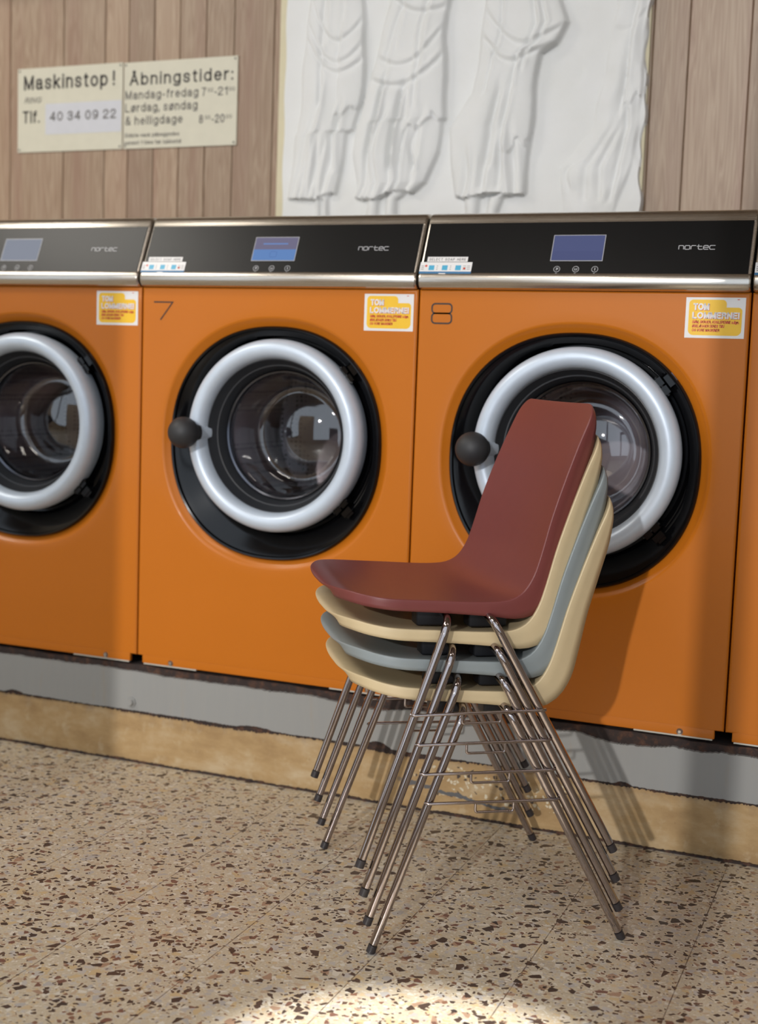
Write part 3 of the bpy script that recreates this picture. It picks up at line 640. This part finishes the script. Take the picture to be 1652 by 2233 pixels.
def shell_mesh(mat):
    rows=cat([to_local(u,z)+tuple(r) for u,z,*r in CT],10)
    # resample with extra rows near both ends
    L=[0]
    for a,b in zip(rows[:-1],rows[1:]): L.append(L[-1]+math.hypot(a[0]-b[0],a[1]-b[1]))
    T=L[-1]
    def atl(s):
        s=min(max(s,0),T)
        for i in range(len(L)-1):
            if s<=L[i+1]:
                t=(s-L[i])/max(1e-9,L[i+1]-L[i]); return [a+(b-a)*t for a,b in zip(rows[i],rows[i+1])]
        return list(rows[-1])
    R0=.0022
    LF,LT=.118,.04
    ss=[LF*(1-math.cos(PI/2*k/22)) for k in range(1,22)]
    k=LF
    while k<T-LT-.004: ss.append(k); k+=.010
    ss+=[T-LT*(1-math.cos(PI/2*k/14)) for k in range(14,0,-1)]
    nc=44; grid=[]; nrm=[]; par=[]
    for s in ss:
        u,z,w,k,fl,d=atl(s); a=atl(s-.004); b=atl(s+.004); t=Vector((b[0]-a[0],0,b[1]-a[1])).normalized()
        n=Vector((t.z,0,-t.x))            # towards the sitter
        if n.z<0 and n.x<0: n=-n
        if s<LF: x=(LF-s)/LF; ww=w*(1-x**2.55)**(1/2.55)
        elif s>T-LT: x=(s-(T-LT))/LT; ww=w-.045+.045*(max(0,1-x**2.2))**(1/2.2) if x<1 else w-.045
        else: ww=w
        ww-=R0; row=[]
        for j in range(nc+1):
            tt=math.sin(PI/2*(2*j/nc-1)*.96)/math.sin(PI/2*.96)
            # gentle crown of the top edge
            dd=d*(1-tt*tt)
            row.append(Vector((u,tt*ww,z))-n*dd)
        grid.append(row); nrm.append(n); par.append((k,fl))
    nr=len(grid)
    # arch the back's upper edge slightly
    m=MB(); vs=[v for r in grid for v in r]; fs=[]
    for i in range(nr-1):
        for j in range(nc):
            a=i*(nc+1)+j; fs.append((a,a+1,a+nc+2,a+nc+1))
    # boundary loop
    loop=[(0,j) for j in range(nc+1)]+[(i,nc) for i in range(1,nr)]+[(nr-1,j) for j in range(nc-1,-1,-1)]+[(i,0) for i in range(nr-2,0,-1)]
    n=len(loop); idx=[i*(nc+1)+j for i,j in loop]; base=[vs[q] for q in idx]
    prev=idx
    outd=[]
    for q in range(n):
        tg=(base[(q+2)%n]-base[(q-2)%n]).normalized(); nn=nrm[loop[q][0]]; o=tg.cross(nn).normalized()
        cen=Vector((base[q].x,0,base[q].z)); ref=base[q]-Vector((grid[min(max(loop[q][0],12),nr-12)][nc//2]))
        if o.dot(ref)<0: o=-o
        outd.append(o)
    outd=[(outd[q-1]+outd[q]*2+outd[(q+1)%n]).normalized() for q in range(n)]
    rings=[]
    for a in (22,45,68,90): rings.append((R0*math.sin(math.radians(a)),R0*(1-math.cos(math.radians(a))),0))
    for fr in (.33,.66,1.0): rings.append((R0,R0,fr))
    for off,dn,fr in rings:
        cur=[]
        for q in range(n):
            k,fl=par[loop[q][0]]; sc=min(1,k/.012); ext=max(0,k-R0*sc)*fr
            p=base[q]+outd[q]*(off*max(sc,.5)+ext*fl)-nrm[loop[q][0]]*(dn*sc+ext)
            cur.append(len(vs)); vs.append(p)
        for q in range(n):
            r=(q+1)%n; fs.append((prev[q],prev[r],cur[r],cur[q]))
        prev=cur
    m.add(vs,fs)
    import bmesh
    me=m.mesh('shell',mat,angle=80)
    bm=bmesh.new(); bm.from_mesh(me); bmesh.ops.recalc_face_normals(bm,faces=bm.faces[:]); bm.to_mesh(me); bm.free()
    return me
SH={k:shell_mesh(M[k]) for k in ('burgundy','cream','greyblue')}
TR=.0076
def leg_pts(front,sg):
    v=sg
    if front: P=[(.2275,v*.2525,.016),(.098,v*.2495,.412),(.094,v*.2380,.4235),(.090,v*.10,.4300)]
    else: P=[(-.2230,v*.2525,.016),(-.006,v*.2495,.400),(.004,v*.2380,.4175),(.012,v*.10,.4300)]
    return fillet([P[0],P[1],P[2],P[3]],.022,8)
def leg_pts2(front,v):
    # straight leg, then a generous bend inward under the seat
    if front: a=Vector((.2245,v*.2525,.016)); b=Vector((.0770,v*.2485,.4275)); c=Vector((.070,v*.09,.4275))
    else: a=Vector((-.2240,v*.2525,.016)); b=Vector((.0000,v*.2485,.4265)); c=Vector((.009,v*.09,.4285))
    return fillet([a,b,c],.032,12)
for fr in (0,1):
    for sg in (-1,1):
        pts=leg_pts2(fr,sg); ME['leg%d%d'%(fr,sg)]=MB().tube(pts,TR,20).mesh('leg',M['chrome'],angle=50)
        d=(pts[1]-pts[0]).normalized(); p=pts[0]; foot=p-d*((p.z-.0005)/d.z)
        ME['cap%d%d'%(fr,sg)]=MB().tube([foot+d*0.001,foot+d*.002,p+d*-.002],TR+.0006,20).mesh('foot_cap',M['cap'],angle=50)
for sg in (-1,1):
    z=.2655; fx=.2245-(z-.016)/.4115*.1475; rx=-.2240+(z-.016)/.4105*.224; v=sg*(.2502+TR+.001)
    m=MB().tube([(fx+.008,v-sg*.004,z),(fx+.004,v+sg*.0015,z),(fx-.004,v+sg*.0015,z),(rx,v+sg*.0015,z),(rx-.006,v+sg*.0015,z),(rx-.009,v-sg*.003,z)],.0028,12)
    h=[(.054,v,z),(.054,v,z-.018),(-.015,v,z-.018),(-.015,v,z)]
    m.tube(fillet(h,.005,6),.0024,12); ME['bar%d'%sg]=m.mesh('stretcher',M['chrome'],angle=50)
m=MB().box((-.045,-.155,.432),(.115,.155,.4385),0,.002).box((-.02,-.02,.418),(.10,.02,.434),0,.004)
m.box((-.05,-.10,.420),(.115,.10,.434),0,.005)
ME['bracket']=m.mesh('seat_bracket',M['bracket'])
def pad(u0,u1,v0,v1,z0,z1): return MB().box((u0,v0,z0),(u1,v1,z1),0,.005).mesh('stacking_pad',M['bracket'])
ME['pad0']=pad(.064,.120,-.185,-.145,.405,.440); ME['pad1']=pad(-.045,.025,-.185,-.145,.4,.440)
ME['pad2']=pad(.064,.120,.145,.185,.405,.440); ME['pad3']=pad(-.045,.025,.145,.185,.4,.440)
ang=math.atan2(FW.y,FW.x)
def chair(i,key,label,grp=None):
    r=bpy.data.objects.new('stacking_chair',None); COL.objects.link(r); r.empty_display_size=.1
    # local axes: x = forward, y = towards the far side (mirror handled by rotation)
    r.location=CC+FW*DU*i+Vector((0,0,DZC*i)); r.rotation_euler=(0,PIT*i,ang)
    tag(r,label,'chair','stacked shell chairs')
    s_=obj('shell',SH[key],r); md=s_.modifiers.new('thickness','SOLIDIFY'); md.thickness=.0042; md.offset=-1
    for fr in (1,0):
        for sg in (-1,1):
            l=obj('leg',ME['leg%d%d'%(fr,sg)],r); obj('foot_cap',ME['cap%d%d'%(fr,sg)],l)
    for sg in (-1,1): obj('stretcher',ME['bar%d'%sg],r)
    obj('seat_bracket',ME['bracket'],r)
    for k in range(4): obj('stacking_pad',ME['pad%d'%k],r)
    return r
chair(0,'cream','cream plastic shell chair at the bottom of the stack, its feet on the floor')
chair(1,'greyblue','blue-grey plastic shell chair, second from the bottom of the stack')
chair(2,'cream','cream plastic shell chair directly under the burgundy one')
chair(3,'burgundy','burgundy plastic shell chair on top of the stack')

# ------------------------------------------------------------------ signs
def sign(x0,x1,z0,z1,draw,label):
    r=MB(); f0=lambda x,z:(x,0,z)
    w,h=x1-x0,z1-z0
    r.box((0,-.004,0),(w,0,h),0,.0008); f=lambda x,z:(x,-.0046,z); f2=lambda x,z:(x,-.0052,z)
    draw(r,w,h,f,f2)
    for x in (.008,w-.008):
        for z in (.008,h-.008): r.add([(x+.003*math.cos(k*PI/6),-.006,z+.003*math.sin(k*PI/6)) for k in range(12)],[tuple(range(12))],2)
    o=obj('wall_sign',r.mesh('wall_sign',[M['signboard'],M['ink'],M['greyink'],M['signwhite']],smooth=False),None,(x0,YB-.001,z0))
    return tag(o,label,'sign')
def d1(r,w,h,f,f2):
    lettering(r,'Maskinstop',.024,.332,h-.066,.044,f,1,.155); lettering(r,'!',.350,.358,h-.066,.044,f,1,.155)
    lettering(r,'RING',.026,.088,h-.106,.018,f,2,.14,.22)
    lettering(r,'Tlf.',.020,.083,h-.166,.037,f,1,.15)
    r.quad([f(.105,.052),f(w-.004,.052),f(w-.004,.145),f(.105,.145)],3)
    lettering(r,'40 34 09 22',.122,w-.022,h-.163,.028,f2,2,.15)
def d2(r,w,h,f,f2):
    lettering(r,'Åbningstider:',.020,w-.014,h-.068,.037,f,1,.155)
    W_=.14
    lettering(r,'Mandag-fredag',.006,.258,h-.109,.026,f,2,W_)
    def hrs(a,b,x,z):
        lettering(r,a,x,x+.014,z,.025,f,2,W_); lettering(r,'00',x+.020,x+.038,z+.011,.012,f,2,.13); lettering(r,'-',x+.043,x+.050,z,.025,f,2,W_)
        lettering(r,b,x+.054,x+.086,z,.025,f,2,W_); lettering(r,'00',x+.090,x+.110,z+.011,.012,f,2,.13)
    hrs('7','21',.270,h-.110)
    lettering(r,'Lørdag, søndag',.006,.256,h-.146,.026,f,2,W_)
    lettering(r,'& helligdage',.006,.206,h-.184,.026,f,2,W_)
    hrs('8','20',.262,h-.188)
    lettering(r,'Sidste vask påbegyndes',.006,.196,h-.220,.012,f,2,.16)
    lettering(r,'senest 1 time før lukketid',.004,.202,h-.242,.012,f,2,.16)
sign(-.912,-.526,1.645,1.900,d1,'left cream wall sign reading Maskinstop ! with a phone number')
sign(-.522,-.134,1.6445,1.898,d2,'right cream wall sign reading Åbningstider: with opening hours')

# ------------------------------------------------------------------ plaster relief (generic draped figures)
def relief():
    X0,X1,Z0,Z1=.004,1.062,1.37,2.16; nx,nz=300,215
    rr=random.Random(5)
    def sm(a,b,x): t=min(1,max(0,(x-a)/(b-a))); return t*t*(3-2*t)
    def nz2(x,z,s,o): return math.sin(x*s+o+1.3*math.sin(z*s*.7+o*2))*math.sin(z*s*.8+o*3+1.1*math.sin(x*s*.9+o))
    # outline of each figure: (z, left x, right x) from the ground up
    figs=[([(1.44,.135,.19),(1.478,.135,.19),(1.482,.055,.205),(1.55,.062,.215),(1.66,.075,.235),(1.668,.082,.255),(1.74,.088,.275),(1.85,.092,.285),(1.95,.10,.278),(2.05,.115,.262),(2.17,.13,.24)],.032,9,.0),
          ([(1.44,.285,.405),(1.475,.288,.41),(1.482,.262,.43),(1.52,.268,.475),(1.60,.255,.505),(1.68,.262,.518),(1.69,.27,.527),(1.80,.30,.52),(1.90,.325,.515),(2.0,.35,.525),(2.17,.36,.54)],.042,11,1.7),
          ([(1.44,.575,.70),(1.475,.565,.715),(1.482,.558,.755),(1.56,.548,.762),(1.66,.535,.768),(1.75,.60,.772),(1.845,.612,.785),(1.87,.616,.825),(1.92,.62,.85),(2.0,.625,.825),(2.17,.635,.79)],.045,10,3.1),
          ([(1.44,.86,1.0),(1.55,.85,1.03),(1.65,.93,1.05),(1.80,.955,1.05),(1.95,.975,1.06),(2.17,.985,1.08)],.014,7,4.4)]
    def span(F,z):
        for (za,la,ra),(zb,lb,rb) in zip(F[:-1],F[1:]):
            if za<=z<=zb:
                t=(z-za)/(zb-za); return la+(lb-la)*t,ra+(rb-ra)*t
        return F[-1][1:] if z>F[0][0] else F[0][1:]
    # fold lines of each figure: (t at top, z top, t at bottom, z bottom, depth, width, bow)
    def folds(seed,n,zt,zh):
        q=random.Random(seed); L=[]
        for k in range(n):
            tb=.06+.88*(k+.5+q.uniform(-.3,.3))/n; tt=.5+(tb-.5)*q.uniform(.45,.9)+q.uniform(-.05,.05)
            L.append((tt,zt-q.uniform(0,.22),tb,zh+q.choice((0,0,.03,.09)),q.uniform(.006,.014),q.uniform(.035,.07),q.uniform(-.09,.09)))
        for k in range(n//2):
            tt=q.uniform(.2,.85); L.append((tt,2.2,tt+q.uniform(-.2,.2),zt-q.uniform(-.05,.12),q.uniform(.005,.011),q.uniform(.03,.06),q.uniform(-.08,.08)))
        return L
    FL=[folds(11+i,(7,8,7,4)[i],(1.86,1.84,1.80,1.78)[i],1.47) for i in range(4)]
    # swags: (z at left end, z at right end, sag, depth)
    SW=[[(1.93,1.86,.07,.008),(1.98,1.90,.09,.007),(2.05,1.97,.10,.007)],[(1.80,1.86,.05,.009),(1.86,1.93,.06,.008),(2.02,1.98,.03,.009)],[(1.90,1.86,.055,.009),(1.97,1.91,.07,.008),(2.05,2.0,.02,.008)],[(1.9,1.95,.03,.004)]]
    HEM=[(1.474,1.492,.010),(1.470,1.500,.012),(1.478,1.486,.008),(1.50,1.52,.01)]
    OVF=[(1.70,.62,.5),(1.66,.58,.42),(1.60,.68,.6),(1.7,.6,.5)]
    def H(x,z):
        h=.0010*nz2(x,z,23,1)+.0006*nz2(x,z,61,2)
        for gi,(F,D,nf,ph) in enumerate(figs):
            l,r=span(F,z); l+=.002*math.sin(z*37+ph); r+=.003*math.sin(z*29+ph*3)
            if x<l-.006 or x>r+.006: continue
            t=(x-l)/(r-l); wd=r-l
            edge=sm(l-.005,l+.005,x)*(1-sm(r-.004,r+.003,x))
            hl,hr,hw=HEM[gi]; hem=hl+(hr-hl)*t+hw*math.sin(t*9+ph)*.5
            body=D*(max(0,1-abs(2*t-1)**2.6))**.5
            if z<hem and gi<3:
                tl=min(abs(t-.27)/.15,abs(t-.72)/.14)
                v=D*.62*math.sqrt(max(0,1-tl*tl)) if tl<1 else 0
                h=max(h,v); continue
            v=D*.40+body*.60
            # the forward leg presses through the cloth
            v+=.010*math.exp(-((t-.34)/.16)**2)*sm(1.5,1.62,z)*(1-sm(1.76,1.86,z))
            for tt,z1,tb,z0,dp,w_,bow in FL[gi]:
                if z0-.02<z<z1+.02:
                    u=min(1,max(0,(z-z0)/(z1-z0))); c=tb+(tt-tb)*u+bow*math.sin(u*PI); e_=(t-c)/w_*wd/.17
                    if abs(e_)<3: v+=(dp*.45*math.exp(-(e_-1.3)**2*1.4)-dp*math.exp(-e_*e_*(2.2 if e_>0 else .9)))*sm(z0-.02,z0+.01,z)*(1-sm(z1-.07,z1+.02,z))
            for za,zb,sag,dp in SW[gi]:
                zc=za+(zb-za)*t-sag*math.sin(t*PI)
                e_=(z-zc)/.009
                if abs(e_)<4: v+=(dp*.6*math.exp(-(e_-1.4)**2*.8)-dp*math.exp(-e_*e_))*sm(0,.12,t)*(1-sm(.9,1,t))
            # overfold hanging down one side, ending in steps
            oz,ot,ow=OVF[gi]
            st=oz+.05*math.floor((t-ot)*7)/3+.012*math.sin(t*31)
            if t>ot-.02: v+=.011*sm(st-.004,st+.004,z)*sm(ot-.02,ot+.02,t)*(1-sm(1.9,2.0,z))
            if D>.02: h=h*(1-edge)+v*edge
            else: h=h+edge*(v*.7+.004*nz2(x,z,47,5))
        h-=.006*sm(.35,.7,nz2(x,z,19,7))*sm(.86,.92,x)*(1-sm(1.9,2.0,z))
        h+=.006*sm(.1,.6,nz2(x*.8,z,15,3))*sm(.86,.90,x)*(1-sm(1.62,1.68,z))
        return h
    m=MB(); vs=[];fs=[]
    for i in range(nz+1):
        z=Z0+(Z1-Z0)*i/nz
        xr=X1+.004*math.sin(z*23)+.003*math.sin(z*61)-.002; xl=X0+.024+.002*math.sin(z*31)
        for j in range(nx+1):
            x=xl+(xr-xl)*j/nx
            if j==nx or j==0: vs.append((x,-.004,z)); continue
            vs.append((x,-.026-H(x,z)*.75,z))
    for i in range(nz):
        for j in range(nx):
            a=i*(nx+1)+j; fs.append((a,a+1,a+nx+2,a+nx+1))
    m.add(vs,fs,0)
    return m,(X0,X1,Z0,Z1)
rm,(a,b_,c_,d_)=relief()
rel=bpy.data.objects.new('wall_relief',None); COL.objects.link(rel); rel.location=(.533,YB,1.37); rel.empty_display_size=.1
tag(rel,'white plaster relief panel of draped standing figures mounted on the wood wall','relief')
obj('relief_carving',rm.mesh('relief_carving',M['plaster'],angle=75),rel,(-.533,0,-1.37))
obj('backing_board',MB().box((a,-.012,c_),(b_,-.0005,d_),0,.002).mesh('backing_board',M['plasteredge']),rel,(-.533,0,-1.37))

# ------------------------------------------------------------------ lamps of the room and an added spot
def fixture(x,y,w,l,power,col,label):
    r=bpy.data.objects.new('ceiling_light',None); COL.objects.link(r); r.location=(x,y,ZC); tag(r,label,'ceiling light','ceiling lights')
    m=MB().box((-w/2-.02,-l/2-.02,-.07),(-w/2,l/2+.02,0)).box((w/2,-l/2-.02,-.07),(w/2+.02,l/2+.02,0)).box((-w/2,-l/2-.02,-.07),(w/2,-l/2,0)).box((-w/2,l/2,-.07),(w/2,l/2+.02,0))
    obj('housing',m.mesh('housing',M['whiteedge'],smooth=False),r)
    ld=bpy.data.lights.new('tube_light','AREA'); ld.shape='RECTANGLE'; ld.size=w; ld.size_y=l; ld.energy=power; ld.color=col
    o=bpy.data.objects.new('tube_light',ld); COL.objects.link(o); o.parent=r; o.location=(0,0,-.06)
fixture(-2.0,-1.5,1.3,.6,60,(1,.95,.86),'rectangular ceiling light nearest the left wall')
fixture(.1,-2.5,1.2,.35,24,(1,.93,.84),'rectangular ceiling light in the middle of the room')
fixture(3.1,-1.6,1.2,.35,5,(1,.90,.86),'rectangular ceiling light nearest the right wall')
sp=bpy.data.lights.new('floor_pool_spot','SPOT'); sp.energy=900; sp.spot_size=math.radians(13.4); sp.spot_blend=.4; sp.shadow_soft_size=.03; sp.color=(1,.985,.96)  # unseen spot added to make the bright pool on the floor
so=bpy.data.objects.new('floor_pool_spot',sp); COL.objects.link(so); so.location=(1.20,-1.165,3.3)
su=bpy.data.lights.new('sun','SUN'); su.energy=1.35; su.angle=math.radians(.8); su.color=(1,.96,.92)
so=bpy.data.objects.new('sun',su); COL.objects.link(so); so.rotation_euler=Vector((.04,-1,.288)).to_track_quat('Z','Y').to_euler()
wd=bpy.data.worlds.new('sky'); S.world=wd; wd.use_nodes=True; bg=wd.node_tree.nodes['Background']; bg.inputs[0].default_value=(.78,.88,1,1); bg.inputs[1].default_value=1.5
po=bpy.data.lights.new('window_portal','AREA'); po.shape='RECTANGLE'; po.size=7.2; po.size_y=3.0; po.cycles.is_portal=True
oo=bpy.data.objects.new('window_portal',po); COL.objects.link(oo); oo.location=(.3,YF-.12,1.79); oo.rotation_euler=(math.radians(90),0,0)

# ------------------------------------------------------------------ camera
f_px,yaw,pit,rol=2876.2,.389646,.106001,.034865
fw=Vector((-math.sin(yaw)*math.cos(pit),math.cos(yaw)*math.cos(pit),-math.sin(pit)))
rt=fw.cross(Vector((0,0,1))).normalized(); up=rt.cross(fw)
r2=rt*math.cos(rol)+up*math.sin(rol); u2=-rt*math.sin(rol)+up*math.cos(rol)
cd=bpy.data.cameras.new('camera'); cam=bpy.data.objects.new('camera',cd); COL.objects.link(cam); S.camera=cam
cd.sensor_fit='VERTICAL'; cd.sensor_height=36; cd.sensor_width=36*1652/2233; cd.lens=f_px*36/2233
cam.matrix_world=Matrix(((r2.x,u2.x,-fw.x,1.78274),(r2.y,u2.y,-fw.y,-2.77742),(r2.z,u2.z,-fw.z,1.001417),(0,0,0,1)))
cd.dof.use_dof=True; cd.dof.focus_distance=2.45; cd.dof.aperture_fstop=2.8; cd.clip_start=.05
vs=S.view_settings; vs.view_transform='Standard'; vs.look='None'; vs.gamma=1; vs.use_curve_mapping=False; vs.exposure=-0.07
